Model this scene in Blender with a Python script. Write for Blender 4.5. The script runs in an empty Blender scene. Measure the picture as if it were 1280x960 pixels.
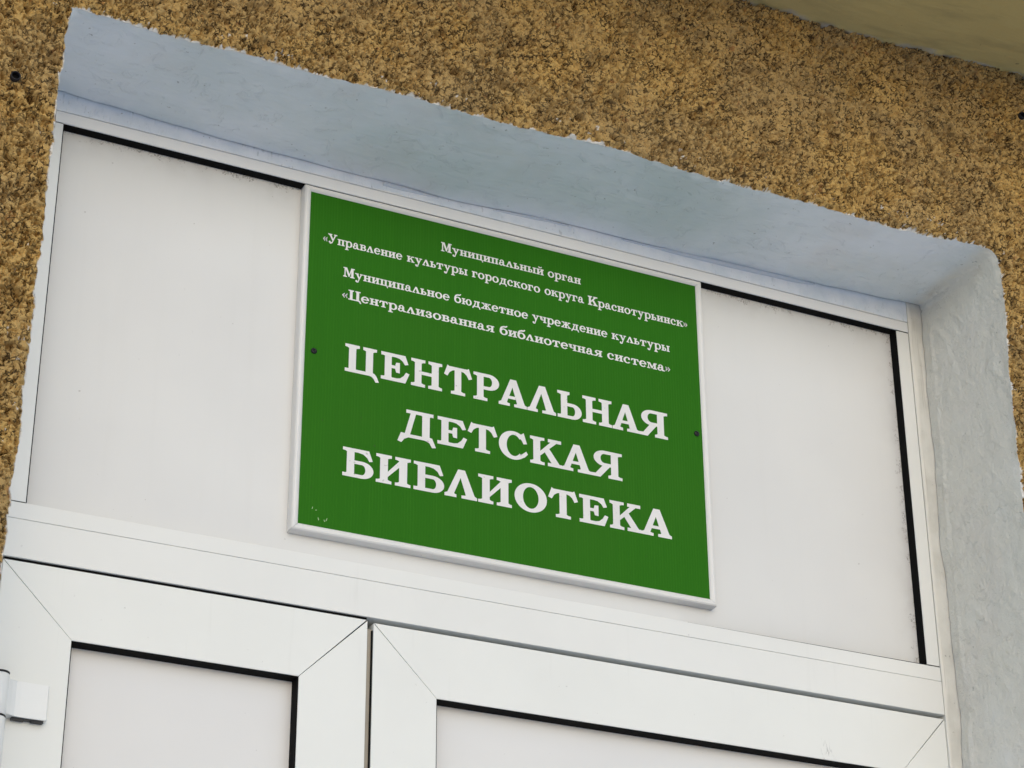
import bpy, bmesh, math, random
import numpy as np
from mathutils import Vector, Matrix

random.seed(7)
RNG = np.random.default_rng(11)
scene = bpy.context.scene
COL = scene.collection

# ------------------------------------------------------------------ camera
cam_data = bpy.data.cameras.new('camera')
cam = bpy.data.objects.new('camera', cam_data)
COL.objects.link(cam)
yaw, pit, roll = math.radians(26.3639472), math.radians(27.08026208), math.radians(-0.34320495)
fw = Vector((math.sin(yaw) * math.cos(pit), math.cos(yaw) * math.cos(pit), math.sin(pit)))
rt = Vector((math.cos(yaw), -math.sin(yaw), 0))
up = rt.cross(fw)
cr, sr = math.cos(roll), math.sin(roll)
R_, U_ = cr * rt + sr * up, -sr * rt + cr * up
cam.matrix_world = Matrix(((R_.x, U_.x, -fw.x, -0.93358), (R_.y, U_.y, -fw.y, -2.48604),
                           (R_.z, U_.z, -fw.z, -1.15940), (0, 0, 0, 1)))
cam_data.sensor_width = 36
cam_data.lens = 80.7058
cam_data.clip_start = 0.05
cam_data.clip_end = 500
scene.camera = cam

# ------------------------------------------------------------------ light
SUN_EL, SUN_AZ = 20.0, 190.0        # azimuth measured clockwise from +Y; facade faces -Y
world = bpy.data.worlds.new('World')
scene.world = world
world.use_nodes = True
wn = world.node_tree
bg = wn.nodes['Background']
sky = wn.nodes.new('ShaderNodeTexSky')
sky.sky_type = 'NISHITA'
sky.sun_disc = False
sky.sun_elevation = math.radians(SUN_EL)
sky.sun_rotation = math.radians(SUN_AZ)
sky.dust_density = 0.8
sky.air_density = 1.0
sky.ozone_density = 1.0
wn.links.new(sky.outputs['Color'], bg.inputs['Color'])
bg.inputs['Strength'].default_value = 0.15
sun_data = bpy.data.lights.new('sun', 'SUN')
sun_data.energy = 0.60
sun_data.angle = math.radians(90)
sun_data.color = (1.0, 0.995, 0.985)
sun = bpy.data.objects.new('sun', sun_data)
COL.objects.link(sun)
az, el = math.radians(SUN_AZ), math.radians(SUN_EL)
sd = Vector((math.sin(az) * math.cos(el), math.cos(az) * math.cos(el), math.sin(el)))
sun.rotation_euler = sd.to_track_quat('Z', 'Y').to_euler()
sun.location = sd * 10
scene.view_settings.view_transform = 'Standard'
scene.view_settings.look = 'None'
scene.view_settings.exposure = 0.22
scene.view_settings.gamma = 1.0
scene.view_settings.use_curve_mapping = False


# ------------------------------------------------------------------ helpers
def tag(o, label=None, cat=None, group=None, kind=None):
    if label: o['label'] = label
    if cat: o['category'] = cat
    if group: o['group'] = group
    if kind: o['kind'] = kind
    return o


def empty(name, loc):
    o = bpy.data.objects.new(name, None)
    o.location = loc
    o.empty_display_size = 0.05
    COL.objects.link(o)
    return o


def link(name, me, mat, parent=None):
    o = bpy.data.objects.new(name, me)
    if mat: me.materials.append(mat)
    COL.objects.link(o)
    if parent:
        o.parent = parent
        o.location = -Vector(parent.location)
    return o


def bm_obj(name, bm, mat, parent=None, smooth=False):
    me = bpy.data.meshes.new(name)
    bmesh.ops.recalc_face_normals(bm, faces=bm.faces[:])
    bm.to_mesh(me)
    bm.free()
    if smooth:
        for p in me.polygons: p.use_smooth = True
    return link(name, me, mat, parent)


def add_prism(bm, poly, y0, y1, bev=0.0):
    """poly in (x,z); y0 front, y1 back; front edges chamfered by bev"""
    vf = [bm.verts.new((x, y0, z)) for x, z in poly]
    vb = [bm.verts.new((x, y1, z)) for x, z in poly]
    n = len(poly)
    front = bm.faces.new(vf)
    bm.faces.new(vb[::-1])
    for i in range(n):
        bm.faces.new((vf[(i + 1) % n], vf[i], vb[i], vb[(i + 1) % n]))
    if bev > 0:
        es = list(front.edges)
        bmesh.ops.bevel(bm, geom=es, offset=bev, segments=2, profile=0.5, affect='EDGES')


def prism(name, poly, y0, y1, mat, parent, bev=0.0006):
    bm = bmesh.new()
    add_prism(bm, poly, y0, y1, bev)
    return bm_obj(name, bm, mat, parent)


def rect(x0, z0, x1, z1):
    return [(x0, z0), (x1, z0), (x1, z1), (x0, z1)]


class NT:
    def __init__(s, name):
        s.m = bpy.data.materials.new(name)
        s.m.use_nodes = True
        s.t = s.m.node_tree
        s.b = s.t.nodes['Principled BSDF']
        s.co = s.t.nodes.new('ShaderNodeTexCoord').outputs['Object']

    def n(s, kind, **kw):
        nd = s.t.nodes.new(kind)
        for k, v in kw.items():
            if k.startswith('i_'):
                nd.inputs[k[2:].replace('_', ' ')].default_value = v
            else:
                setattr(nd, k, v)
        return nd

    def l(s, a, b): s.t.links.new(a, b)

    def mapping(s, scale=(1, 1, 1), loc=(0, 0, 0), rot=(0, 0, 0)):
        m = s.n('ShaderNodeMapping')
        m.inputs['Scale'].default_value = scale
        m.inputs['Location'].default_value = loc
        m.inputs['Rotation'].default_value = rot
        s.l(s.co, m.inputs['Vector'])
        return m.outputs['Vector']

    def noise(s, scale, detail=4, rough=0.55, vec=None, dist=0.0):
        nd = s.n('ShaderNodeTexNoise')
        nd.inputs['Scale'].default_value = scale
        nd.inputs['Detail'].default_value = detail
        nd.inputs['Roughness'].default_value = rough
        nd.inputs['Distortion'].default_value = dist
        s.l(vec if vec is not None else s.co, nd.inputs['Vector'])
        return nd.outputs['Fac']

    def ramp(s, fac, a, b, va=0.0, vb=1.0):
        nd = s.n('ShaderNodeMapRange')
        nd.interpolation_type = 'SMOOTHSTEP'
        s.l(fac, nd.inputs['Value'])
        for k, v in zip(('From Min', 'From Max', 'To Min', 'To Max'), (a, b, va, vb)):
            nd.inputs[k].default_value = v
        return nd.outputs['Result']

    def math(s, op, a, b=None):
        nd = s.n('ShaderNodeMath', operation=op)
        for i, v in enumerate((a, b)):
            if v is None: continue
            if isinstance(v, (int, float)): nd.inputs[i].default_value = v
            else: s.l(v, nd.inputs[i])
        return nd.outputs[0]

    def mix(s, fac, a, b):
        nd = s.n('ShaderNodeMix', data_type='RGBA')
        if isinstance(fac, (int, float)): nd.inputs[0].default_value = fac
        else: s.l(fac, nd.inputs[0])
        for i, v in ((6, a), (7, b)):
            if isinstance(v, tuple): nd.inputs[i].default_value = (*v, 1)
            else: s.l(v, nd.inputs[i])
        return nd.outputs[2]

    def bump(s, h, strength, dist, prev=None):
        nd = s.n('ShaderNodeBump')
        nd.inputs['Strength'].default_value = strength
        nd.inputs['Distance'].default_value = dist
        s.l(h, nd.inputs['Height'])
        if prev is not None: s.l(prev, nd.inputs['Normal'])
        return nd.outputs['Normal']

    def done(s, col, rough=0.5, nrm=None, spec=None):
        if isinstance(col, tuple): s.b.inputs['Base Color'].default_value = (*col, 1)
        else: s.l(col, s.b.inputs['Base Color'])
        if isinstance(rough, (int, float)): s.b.inputs['Roughness'].default_value = rough
        else: s.l(rough, s.b.inputs['Roughness'])
        if spec is not None: s.b.inputs['Specular IOR Level'].default_value = spec
        if nrm is not None: s.l(nrm, s.b.inputs['Normal'])
        return s.m


def sep(t, vec=None):
    nd = t.n('ShaderNodeSeparateXYZ')
    t.l(vec if vec is not None else t.co, nd.inputs[0])
    return nd.outputs


# ------------------------------------------------------------------ materials
def m_pvc(name='white_pvc', base=(0.80, 0.805, 0.775), dirt=0.35):
    t = NT(name)
    blot = t.ramp(t.noise(5, 4), 0.35, 0.7)
    c = t.mix(t.math('MULTIPLY', blot, 0.5), base, tuple(v * 0.93 for v in base))
    sp = t.ramp(t.noise(160, 2, 0.4), 0.735, 0.80)
    gate = t.ramp(t.noise(9, 2), 0.45, 0.65)
    c = t.mix(t.math('MULTIPLY', t.math('MULTIPLY', sp, gate), dirt), c, (0.22, 0.21, 0.20))
    streak = t.ramp(t.noise(1, 3, 0.6, t.mapping((70, 70, 4))), 0.62, 0.8)
    c = t.mix(t.math('MULTIPLY', streak, 0.10), c, (0.45, 0.44, 0.40))
    if name == 'door_white_pvc':                       # scuffs left on the upper right of the wide leaf
        mp = t.mapping((1.0, 1.0, 0.35))
        dn = t.n('ShaderNodeVectorMath', operation='DISTANCE')
        t.l(mp, dn.inputs[0]); dn.inputs[1].default_value = (0.770, 0.002, -0.074)
        near = t.ramp(dn.outputs['Value'], 0.006, 0.016, 1, 0)
        scf = t.ramp(t.noise(1, 3, 0.6, t.mapping((420, 1, 90), rot=(0, 0.1, 0))), 0.54, 0.64)
        c = t.mix(t.math('MULTIPLY', t.math('MULTIPLY', near, scf), 0.6), c, (0.33, 0.33, 0.33))
    n = t.bump(t.noise(45, 3), 0.06, 0.002)
    return t.done(c, 0.38, n, 0.35)


M_PVC = m_pvc()
M_LEAF = m_pvc('door_white_pvc', (0.81, 0.82, 0.785), 0.3)


def m_painted_rail():
    """the upper part of the rail has wall paint brushed over it"""
    t = NT('rail_with_brushed_paint')
    s = sep(t)
    edge = t.math('ADD', s[2], t.math('MULTIPLY', t.math('SUBTRACT', t.noise(14, 3), 0.5), 0.006))
    m = t.ramp(edge, 0.5125, 0.5155)
    base = t.mix(t.noise(7, 3), (0.86, 0.865, 0.86), (0.80, 0.81, 0.81))
    paint = t.mix(t.ramp(t.noise(30, 4), 0.35, 0.7), (0.80, 0.85, 0.91), (0.70, 0.77, 0.84))
    vec = t.mapping((210, 40, 60), rot=(0, 0.2, 0))
    ribs = t.ramp(t.noise(1, 2, 0.5, vec), 0.58, 0.66)
    gate = t.ramp(t.noise(22, 3), 0.5, 0.62)
    marks = t.math('MULTIPLY', t.math('MULTIPLY', ribs, gate), m)
    paint = t.mix(t.math('MULTIPLY', marks, 0.45), paint, (0.36, 0.40, 0.43))
    c = t.mix(m, base, paint)
    sp = t.ramp(t.noise(230, 2, 0.5), 0.70, 0.75)
    c = t.mix(t.math('MULTIPLY', t.math('MULTIPLY', sp, m), 0.5), c, (0.2, 0.2, 0.2))
    n = t.bump(t.math('MULTIPLY', ribs, m), 0.5, 0.0012)
    n = t.bump(t.math('MULTIPLY', t.noise(60, 4), m), 0.4, 0.002, n)
    return t.done(c, 0.5, n, 0.3)


M_RAIL = m_painted_rail()


def m_painted_jamb():
    t = NT('jamb_with_brushed_paint')
    s = sep(t)
    w = t.math('MULTIPLY', t.math('SUBTRACT', t.noise(9, 3), 0.5), 0.02)
    edge = t.math('ADD', s[0], w)
    m = t.ramp(edge, 0.974, 0.980)
    paint = t.mix(t.ramp(t.noise(25, 4), 0.35, 0.7), (0.72, 0.71, 0.66), (0.62, 0.61, 0.56))
    c = t.mix(m, (0.79, 0.775, 0.72), paint)
    vec = t.mapping((330, 330, 6))
    st = t.ramp(t.noise(1, 3, 0.6, vec), 0.62, 0.70)
    c = t.mix(t.math('MULTIPLY', st, 0.35), c, (0.36, 0.34, 0.30))
    sp = t.ramp(t.noise(150, 3, 0.5), 0.68, 0.74)
    c = t.mix(t.math('MULTIPLY', t.math('MULTIPLY', sp, m), 0.6), c, (0.2, 0.19, 0.17))
    n = t.bump(t.noise(1, 4, 0.6, t.mapping((200, 200, 14))), 0.5, 0.0012)
    return t.done(c, 0.5, n, 0.3)


M_JAMB = m_painted_jamb()


def m_panel():
    """flat white infill; grime collected under the top rail and in the corners"""
    t = NT('white_infill_panel')
    s = sep(t)
    base = t.mix(t.ramp(t.noise(3.5, 3), 0.3, 0.7), (0.735, 0.735, 0.715), (0.70, 0.70, 0.685))
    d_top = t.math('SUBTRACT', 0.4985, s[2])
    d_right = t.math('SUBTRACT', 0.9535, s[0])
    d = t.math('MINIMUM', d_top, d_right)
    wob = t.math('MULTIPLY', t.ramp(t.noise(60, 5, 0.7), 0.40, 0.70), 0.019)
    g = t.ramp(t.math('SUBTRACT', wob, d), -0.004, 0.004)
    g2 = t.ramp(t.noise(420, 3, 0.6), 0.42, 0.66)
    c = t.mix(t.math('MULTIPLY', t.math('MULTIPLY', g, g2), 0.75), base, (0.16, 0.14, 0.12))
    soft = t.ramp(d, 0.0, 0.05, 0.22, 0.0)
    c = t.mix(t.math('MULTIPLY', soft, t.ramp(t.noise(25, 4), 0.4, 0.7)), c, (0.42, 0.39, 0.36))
    stk = t.ramp(t.noise(1, 3, 0.6, t.mapping((38, 1, 2.2))), 0.5, 0.8)
    c = t.mix(t.math('MULTIPLY', stk, 0.05), c, (0.50, 0.48, 0.43))
    sp = t.ramp(t.noise(130, 2, 0.4), 0.76, 0.80)
    c = t.mix(t.math('MULTIPLY', sp, 0.45), c, (0.3, 0.28, 0.26))
    n = t.bump(t.noise(6, 3), 0.15, 0.004)
    return t.done(c, 0.42, n, 0.35)


M_PANEL = m_panel()


def m_simple(name, col, rough=0.5, spec=0.3, nscale=None, amt=0.15):
    t = NT(name)
    if nscale:
        c = t.mix(t.noise(nscale, 4), col, tuple(v * (1 - amt) for v in col))
    else:
        c = col
    return t.done(c, rough, None, spec)


M_RUBBER = m_simple('black_rubber', (0.006, 0.006, 0.006), 0.8, 0.1, 40, 0.5)
M_CORE = m_simple('dark_joint', (0.012, 0.011, 0.010), 0.9, 0.05, 30, 0.3)
M_BEIGE = m_simple('aged_beige_plastic', (0.42, 0.38, 0.31), 0.6, 0.2, 30, 0.3)
M_BLACK = m_simple('black_plastic', (0.012, 0.012, 0.016), 0.4, 0.3, 80, 0.4)
M_HINGE = m_simple('hinge_white_enamel', (0.85, 0.86, 0.84), 0.28, 0.5, 20, 0.04)
M_SIGNF = m_pvc('sign_frame_plastic', (0.78, 0.77, 0.75), 0.5)


def m_green():
    t = NT('green_film_on_fluted_board')
    s = sep(t)
    fl = t.n('ShaderNodeMath', operation='SINE')
    t.l(t.math('MULTIPLY', s[0], 2 * math.pi / 0.0041), fl.inputs[0])
    stripe = t.ramp(fl.outputs[0], 0.2, 1.0)
    vary = t.ramp(t.noise(1, 3, 0.6, t.mapping((120, 1, 5))), 0.35, 0.7)
    c = t.mix(t.math('MULTIPLY', stripe, t.math('MULTIPLY', vary, 0.55)), (0.021, 0.142, 0.003), (0.033, 0.178, 0.007))
    c = t.mix(t.ramp(t.noise(4, 3), 0.4, 0.75, 0, 0.35), c, (0.032, 0.138, 0.007))
    # short pale scratches near the lower left corner
    loc = t.n('ShaderNodeVectorMath', operation='DISTANCE')
    t.l(t.co, loc.inputs[0]); loc.inputs[1].default_value = (0.026, 0.003, 0.012)
    near = t.ramp(loc.outputs['Value'], 0.002, 0.003, 1, 0)
    scr = t.ramp(t.noise(1, 2, 0.5, t.mapping((260, 1, 120), rot=(0, 0.35, 0))), 0.70, 0.74)
    c = t.mix(t.math('MULTIPLY', near, scr), c, (0.45, 0.62, 0.36))
    sp = t.ramp(t.noise(170, 2, 0.4), 0.77, 0.81)
    c = t.mix(t.math('MULTIPLY', sp, 0.5), c, (0.05, 0.06, 0.03))
    n = t.bump(fl.outputs[0], 0.10, 0.0005)
    return t.done(c, 0.6, n, 0.12)


M_GREEN = m_green()


def m_letter():
    t = NT('off_white_letter_film')
    c = t.mix(t.ramp(t.noise(18, 4), 0.35, 0.7), (0.79, 0.78, 0.77), (0.74, 0.73, 0.715))
    sp = t.ramp(t.noise(190, 2, 0.4), 0.72, 0.77)
    c = t.mix(t.math('MULTIPLY', sp, 0.5), c, (0.33, 0.30, 0.28))
    return t.done(c, 0.5, None, 0.3)


M_LETTER = m_letter()


def m_plaster():
    t = NT('painted_plaster_reveal')
    c = t.mix(t.ramp(t.noise(3.5, 4, 0.6), 0.35, 0.68), (0.84, 0.875, 0.915), (0.69, 0.75, 0.765))
    s = sep(t)
    warm = t.ramp(t.math('ADD', s[0], t.math('MULTIPLY', t.noise(8, 3), 0.05)), 0.985, 1.02)
    c = t.mix(t.math('MULTIPLY', warm, 0.85), c, (0.71, 0.69, 0.62))
    pink = t.ramp(t.noise(7, 3, 0.6, t.mapping(loc=(3, 5, 1))), 0.5, 0.7)
    c = t.mix(t.math('MULTIPLY', pink, 0.25), c, (0.70, 0.655, 0.62))
    sp = t.ramp(t.noise(120, 3, 0.5), 0.70, 0.755)
    c = t.mix(t.math('MULTIPLY', sp, 0.55), c, (0.25, 0.25, 0.24))
    at = t.n('ShaderNodeAttribute', attribute_name='edge')
    c = t.mix(at.outputs['Fac'], c, (0.72, 0.71, 0.69))
    # brush marks run along the soffit, trowel nicks on the jamb
    v1 = t.mapping((10, 160, 130), rot=(0, 0, 0.06))
    n = t.bump(t.noise(1, 4, 0.6, v1), 0.55, 0.0026)
    n = t.bump(t.ramp(t.noise(34, 5, 0.65, dist=1.2), 0.56, 0.64), 0.6, 0.0013, n)
    n = t.bump(t.noise(160, 4, 0.6), 0.25, 0.0010, n)
    n = t.bump(t.math('MULTIPLY', t.noise(48, 5, 0.7), warm), 0.9, 0.0045, n)
    return t.done(c, 0.55, n, 0.25)


M_PLASTER = m_plaster()


def m_stucco(fine=True):
    t = NT('ochre_roughcast' if fine else 'ochre_roughcast_plain')
    a, b, d = (0.53, 0.345, 0.118), (0.44, 0.30, 0.125), (0.39, 0.235, 0.080)
    c = t.mix(t.ramp(t.noise(9, 4, 0.6), 0.35, 0.65), a, b)
    c = t.mix(t.ramp(t.noise(70, 4, 0.6), 0.56, 0.76), c, d)
    c = t.mix(t.ramp(t.noise(260, 2, 0.5), 0.60, 0.78, 0, 0.5), c, (0.56, 0.38, 0.17))
    rd = t.ramp(t.noise(60, 2, 0.5, t.mapping(loc=(9, 2, 4))), 0.68, 0.74)
    c = t.mix(t.math('MULTIPLY', rd, 0.5), c, (0.30, 0.11, 0.04))
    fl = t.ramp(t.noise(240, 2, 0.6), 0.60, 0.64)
    c = t.mix(t.math('MULTIPLY', fl, 0.6), c, (0.06, 0.038, 0.018))  # dark flecks painted in place of the shade between grains
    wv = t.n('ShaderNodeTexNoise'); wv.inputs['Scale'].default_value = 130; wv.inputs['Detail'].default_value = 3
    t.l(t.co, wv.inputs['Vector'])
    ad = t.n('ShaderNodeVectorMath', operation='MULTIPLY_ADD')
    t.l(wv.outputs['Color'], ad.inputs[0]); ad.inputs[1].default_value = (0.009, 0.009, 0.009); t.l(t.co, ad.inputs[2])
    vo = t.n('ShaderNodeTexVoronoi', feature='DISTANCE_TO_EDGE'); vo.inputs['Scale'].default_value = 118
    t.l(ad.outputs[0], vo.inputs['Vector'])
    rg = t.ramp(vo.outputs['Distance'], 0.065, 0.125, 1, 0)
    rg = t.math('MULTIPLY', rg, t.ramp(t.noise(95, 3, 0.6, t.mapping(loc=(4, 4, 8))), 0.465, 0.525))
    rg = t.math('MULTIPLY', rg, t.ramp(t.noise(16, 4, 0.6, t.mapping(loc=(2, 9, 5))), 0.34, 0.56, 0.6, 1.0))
    c = t.mix(t.math('MULTIPLY', rg, 0.9), c, (0.040, 0.025, 0.012))  # near-black crack lines: crevice shade put into the colour instead of deep relief
    # soot in patches higher up the wall
    soot = t.ramp(t.noise(6, 5, 0.65, t.mapping(loc=(1, 7, 3))), 0.46, 0.72)
    c = t.mix(t.math('MULTIPLY', soot, 0.28), c, (0.20, 0.15, 0.08))
    if fine:
        at = t.n('ShaderNodeAttribute', attribute_name='paint')
        c = t.mix(at.outputs['Fac'], c, (0.74, 0.73, 0.70))
        n = t.bump(t.noise(450, 3, 0.6), 0.8, 0.0016)
    else:
        n = t.bump(t.noise(150, 5, 0.7), 1.0, 0.006)
    return t.done(c, 0.85, n, 0.15)


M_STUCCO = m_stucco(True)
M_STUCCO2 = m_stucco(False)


def m_soffit():
    t = NT('yellow_painted_soffit')
    c = t.mix(t.ramp(t.noise(2.5, 4, 0.6), 0.35, 0.7), (0.60, 0.49, 0.205), (0.53, 0.43, 0.185))
    c = t.mix(t.ramp(t.noise(1, 4, 0.6, t.mapping((6, 30, 30))), 0.5, 0.75, 0, 0.35), c, (0.27, 0.22, 0.11))
    sp = t.ramp(t.noise(90, 2, 0.4), 0.74, 0.79)
    c = t.mix(t.math('MULTIPLY', sp, 0.5), c, (0.12, 0.09, 0.05))
    at = t.n('ShaderNodeAttribute', attribute_name='edge')
    c = t.mix(at.outputs['Fac'], c, (0.50, 0.47, 0.40))
    n = t.bump(t.noise(1, 4, 0.6, t.mapping((12, 90, 90), rot=(0, 0, -0.1))), 0.5, 0.003)
    n = t.bump(t.noise(70, 4), 0.3, 0.0015, n)
    return t.done(c, 0.7, n, 0.2)


M_SOFFIT = m_soffit()

# ------------------------------------------------------------------ noise in numpy
TAB = RNG.random((256, 256, 4))


def vnoise(x, y, s, k=0):
    x = x / s + 37.3 * k; y = y / s + 11.9 * k
    xi = np.floor(x).astype(int); yi = np.floor(y).astype(int)
    fx = x - xi; fy = y - yi
    fx = fx * fx * (3 - 2 * fx); fy = fy * fy * (3 - 2 * fy)
    g = lambda a, b: TAB[a % 256, b % 256, k % 4]
    return ((g(xi, yi) * (1 - fx) + g(xi + 1, yi) * fx) * (1 - fy) +
            (g(xi, yi + 1) * (1 - fx) + g(xi + 1, yi + 1) * fx) * fy) - 0.5


def fbm(x, y, s, o=4, k=0):
    return sum(vnoise(x, y, s / 2 ** i, k + i) * 0.5 ** i for i in range(o))


def cells(x, y, s, k):
    """jittered cells: distance to nearest and second nearest centre, and the nearest cell's own random number"""
    X = x / s + 5.1 * k; Y = y / s + 8.7 * k
    xi = np.floor(X).astype(int); yi = np.floor(Y).astype(int)
    f1 = np.full(X.shape, 9.0); f2 = np.full(X.shape, 9.0); rid = np.zeros(X.shape)
    for dx in (-1, 0, 1):
        for dy in (-1, 0, 1):
            c = TAB[(xi + dx) % 256, (yi + dy) % 256]
            d = np.hypot(X - (xi + dx + c[:, 0]), Y - (yi + dy + c[:, 1]))
            m = d < f1
            f2 = np.where(m, f1, np.minimum(f2, d))
            rid = np.where(m, c[:, 2], rid)
            f1 = np.where(m, d, f1)
    return f1, f2, rid


def smooth(a, b, v):
    t = np.clip((v - a) / (b - a), 0, 1)
    return t * t * (3 - 2 * t)


def stucco_h(x, z):
    wx = x + fbm(x, z, 0.010, 3, 1) * 0.0075
    wz = z + fbm(x, z, 0.010, 3, 2) * 0.0075
    a1, a2, ar = cells(wx, wz, 0.0108, 0)
    b1, b2, br = cells(wx, wz, 0.0060, 1)
    open_ = 0.10 + 0.36 * np.clip(fbm(x, z, 0.022, 3, 3) + 0.35, 0, 1)     # how wide the crevices gape here
    A = smooth(0.0, 1.0, (a2 - a1) / open_) ** 0.8 * (0.45 + 0.55 * ar)
    B = smooth(0.05, 0.42, b2 - b1) * (0.20 + 0.80 * br)
    h = np.maximum(A * 0.0092, B * 0.0072) * (0.75 + 0.25 * B) * 1.05
    flat = smooth(0.10, 0.42, fbm(x, z, 0.07, 3, 1))                       # flatter smeared patches
    h = h * (1 - 0.5 * flat) + 0.0055 * flat
    h += fbm(x, z, 0.0040, 2, 3) * 0.0018
    h -= np.clip(fbm(x, z, 0.018, 3, 0) - 0.20, 0, 1) * 0.030
    c1, c2, cr_ = cells(wx, wz, 0.0066, 3)                                  # crumbly pits where grains fell away
    pit = np.where(cr_ > 0.66, 1 - smooth(0.20, 0.46, c1), 0)
    h -= pit * 0.009 * (1 - 0.6 * flat)
    rd = np.abs(fbm(x, z, 0.010, 3, 2) + 0.02)
    gate = smooth(-0.10, 0.06, fbm(x, z, 0.014, 2, 0))
    h -= (1 - smooth(0.025, 0.075, rd)) * gate * 0.0095 * (1 - 0.7 * flat)   # deep crevices between the clumps
    h += fbm(x, z, 0.09, 3, 2) * 0.004
    for px, pz in ((-0.4560, 0.4125), (1.0745, 0.8010)):                   # worked flat around the plugs
        w = smooth(0.012, 0.007, np.hypot(x - px, z - pz)) if False else 1 - smooth(0.0066, 0.011, np.hypot(x - px, z - pz))
        h = h * (1 - w) + 0.0040 * w
    for px, pz, rr, dp in ((-0.4349, 0.3928, 0.0075, 0.016), (-0.428, 0.3880, 0.005, 0.012), (-0.4545, 0.4420, 0.005, 0.010),
                           (1.080, 0.785, 0.007, 0.013), (0.690, 0.800, 0.006, 0.012), (-0.452, 0.250, 0.006, 0.012), (-0.430, 0.055, 0.006, 0.012)):
        dd = np.hypot(x - px, (z - pz) * 0.8) + fbm(x, z, 0.008, 3, 1) * 0.005
        h -= dp * (1 - smooth(rr * 0.4, rr, dd))
    return h


def grid_mesh(name, V, nu, nv, flip=False, attrs=None):
    """V: (nu*nv,3) u-major"""
    me = bpy.data.meshes.new(name)
    i = np.arange(nu * nv).reshape(nu, nv)
    a, b, c, d = i[:-1, :-1], i[1:, :-1], i[1:, 1:], i[:-1, 1:]
    F = np.stack([a, d, c, b] if flip else [a, b, c, d], -1).reshape(-1, 4)
    me.vertices.add(nu * nv)
    me.vertices.foreach_set('co', V.astype(np.float32).ravel())
    me.loops.add(F.size)
    me.loops.foreach_set('vertex_index', F.astype(np.int32).ravel())
    me.polygons.add(len(F))
    me.polygons.foreach_set('loop_start', (np.arange(len(F)) * 4).astype(np.int32))
    me.polygons.foreach_set('loop_total', np.full(len(F), 4, np.int32))
    me.update(calc_edges=True)
    me.polygons.foreach_set('use_smooth', np.ones(len(F), bool))
    for k, v in (attrs or {}).items():
        at = me.attributes.new(k, 'FLOAT', 'POINT')
        at.data.foreach_set('value', v.astype(np.float32).ravel())
    return me


# ------------------------------------------------------------------ ground
GZ = -2.30
bm = bmesh.new()
for i in range(24):
    pass
vs = [bm.verts.new(p) for p in ((-150, -150, GZ), (150, -150, GZ), (150, 150, GZ), (-150, 150, GZ))]
bm.faces.new(vs)
tg = NT('pale_bounce_ground')  # out-of-view ground, made near white to bounce fill light upward
cg = tg.mix(tg.ramp(tg.noise(1.5, 6), 0.35, 0.7), (0.80, 0.82, 0.86), (0.76, 0.78, 0.82))
M_GROUND = tg.done(cg, 0.9, tg.bump(tg.noise(40, 5), 0.5, 0.01), 0.2)
ground = bm_obj('ground', bm, M_GROUND)
tag(ground, kind='structure')

# ------------------------------------------------------------------ wall with its opening
YW = -0.190
XL, XR, ZH, ZR = -0.400, 0.999, 0.538, 0.526
RC = 0.020


def left_edge(z):
    return np.interp(z, [-2.3, -0.19, -0.09, 0.2, 0.4, 0.46, 0.54], [-0.413, -0.411, -0.407, -0.4035, -0.4035, -0.4005, -0.395]) \
        + fbm(z, z * 0 + 3.0, 0.05, 3, 0) * 0.003


def right_edge(z):
    return np.interp(z, [-2.3, 0.0, 0.175, 0.3, 0.4, 0.484, 0.52, 0.6], [0.994, 0.994, 0.994, 0.9965, 1.000, 1.0015, 1.0005, 1.0]) \
        + fbm(z, z * 0 + 9.0, 0.05, 3, 1) * 0.003


def head_edge(x):
    z = np.interp(x, [-0.395, -0.28, -0.155, -0.068, 0.02, 0.11, 0.207, 0.352, 0.5, 0.66, 0.77, 0.85, 0.93, 0.972],
                  [0.5365, 0.5335, 0.5363, 0.5345, 0.5395, 0.537, 0.5376, 0.5435, 0.5385, 0.540, 0.538, 0.537, 0.5435, 0.546])
    z = z + fbm(x, x * 0 + 5.0, 0.04, 3, 2) * 0.003
    t = np.clip((x - (1.0005 - RC)) / RC, 0, 1)
    return z - RC * (1 - np.sqrt(np.clip(1 - t * t, 0, 1)))


def rag(a, k):
    return fbm(a, a * 0 + 1.7 * k, 0.010, 4, k) * 0.0028


wall = empty('stucco_wall', (0.3, YW, GZ))
tag(wall, 'ochre roughcast stucco wall around the recessed white doorway', 'wall')


def paint_attr(dist, x, z, h):
    n = fbm(x, z, 0.010, 3, 1)
    hn = (h - 0.006) / 0.004
    lim = 0.0015 + n * 0.0036 + np.clip(fbm(x, z, 0.035, 2, 3) - 0.25, 0, 1) * 0.008 + hn * 0.0004
    p = np.clip((lim - dist) / 0.0010, 0, 1)
    spk = (fbm(x, z, 0.007, 3, 2) > 0.44) & (dist < 0.030) & (h > 0.0065)
    return np.maximum(p, spk * 0.75)


STEP = 0.00115
XA, XB, ZA, ZB = -0.56, 1.24, -0.48, 0.895

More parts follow.
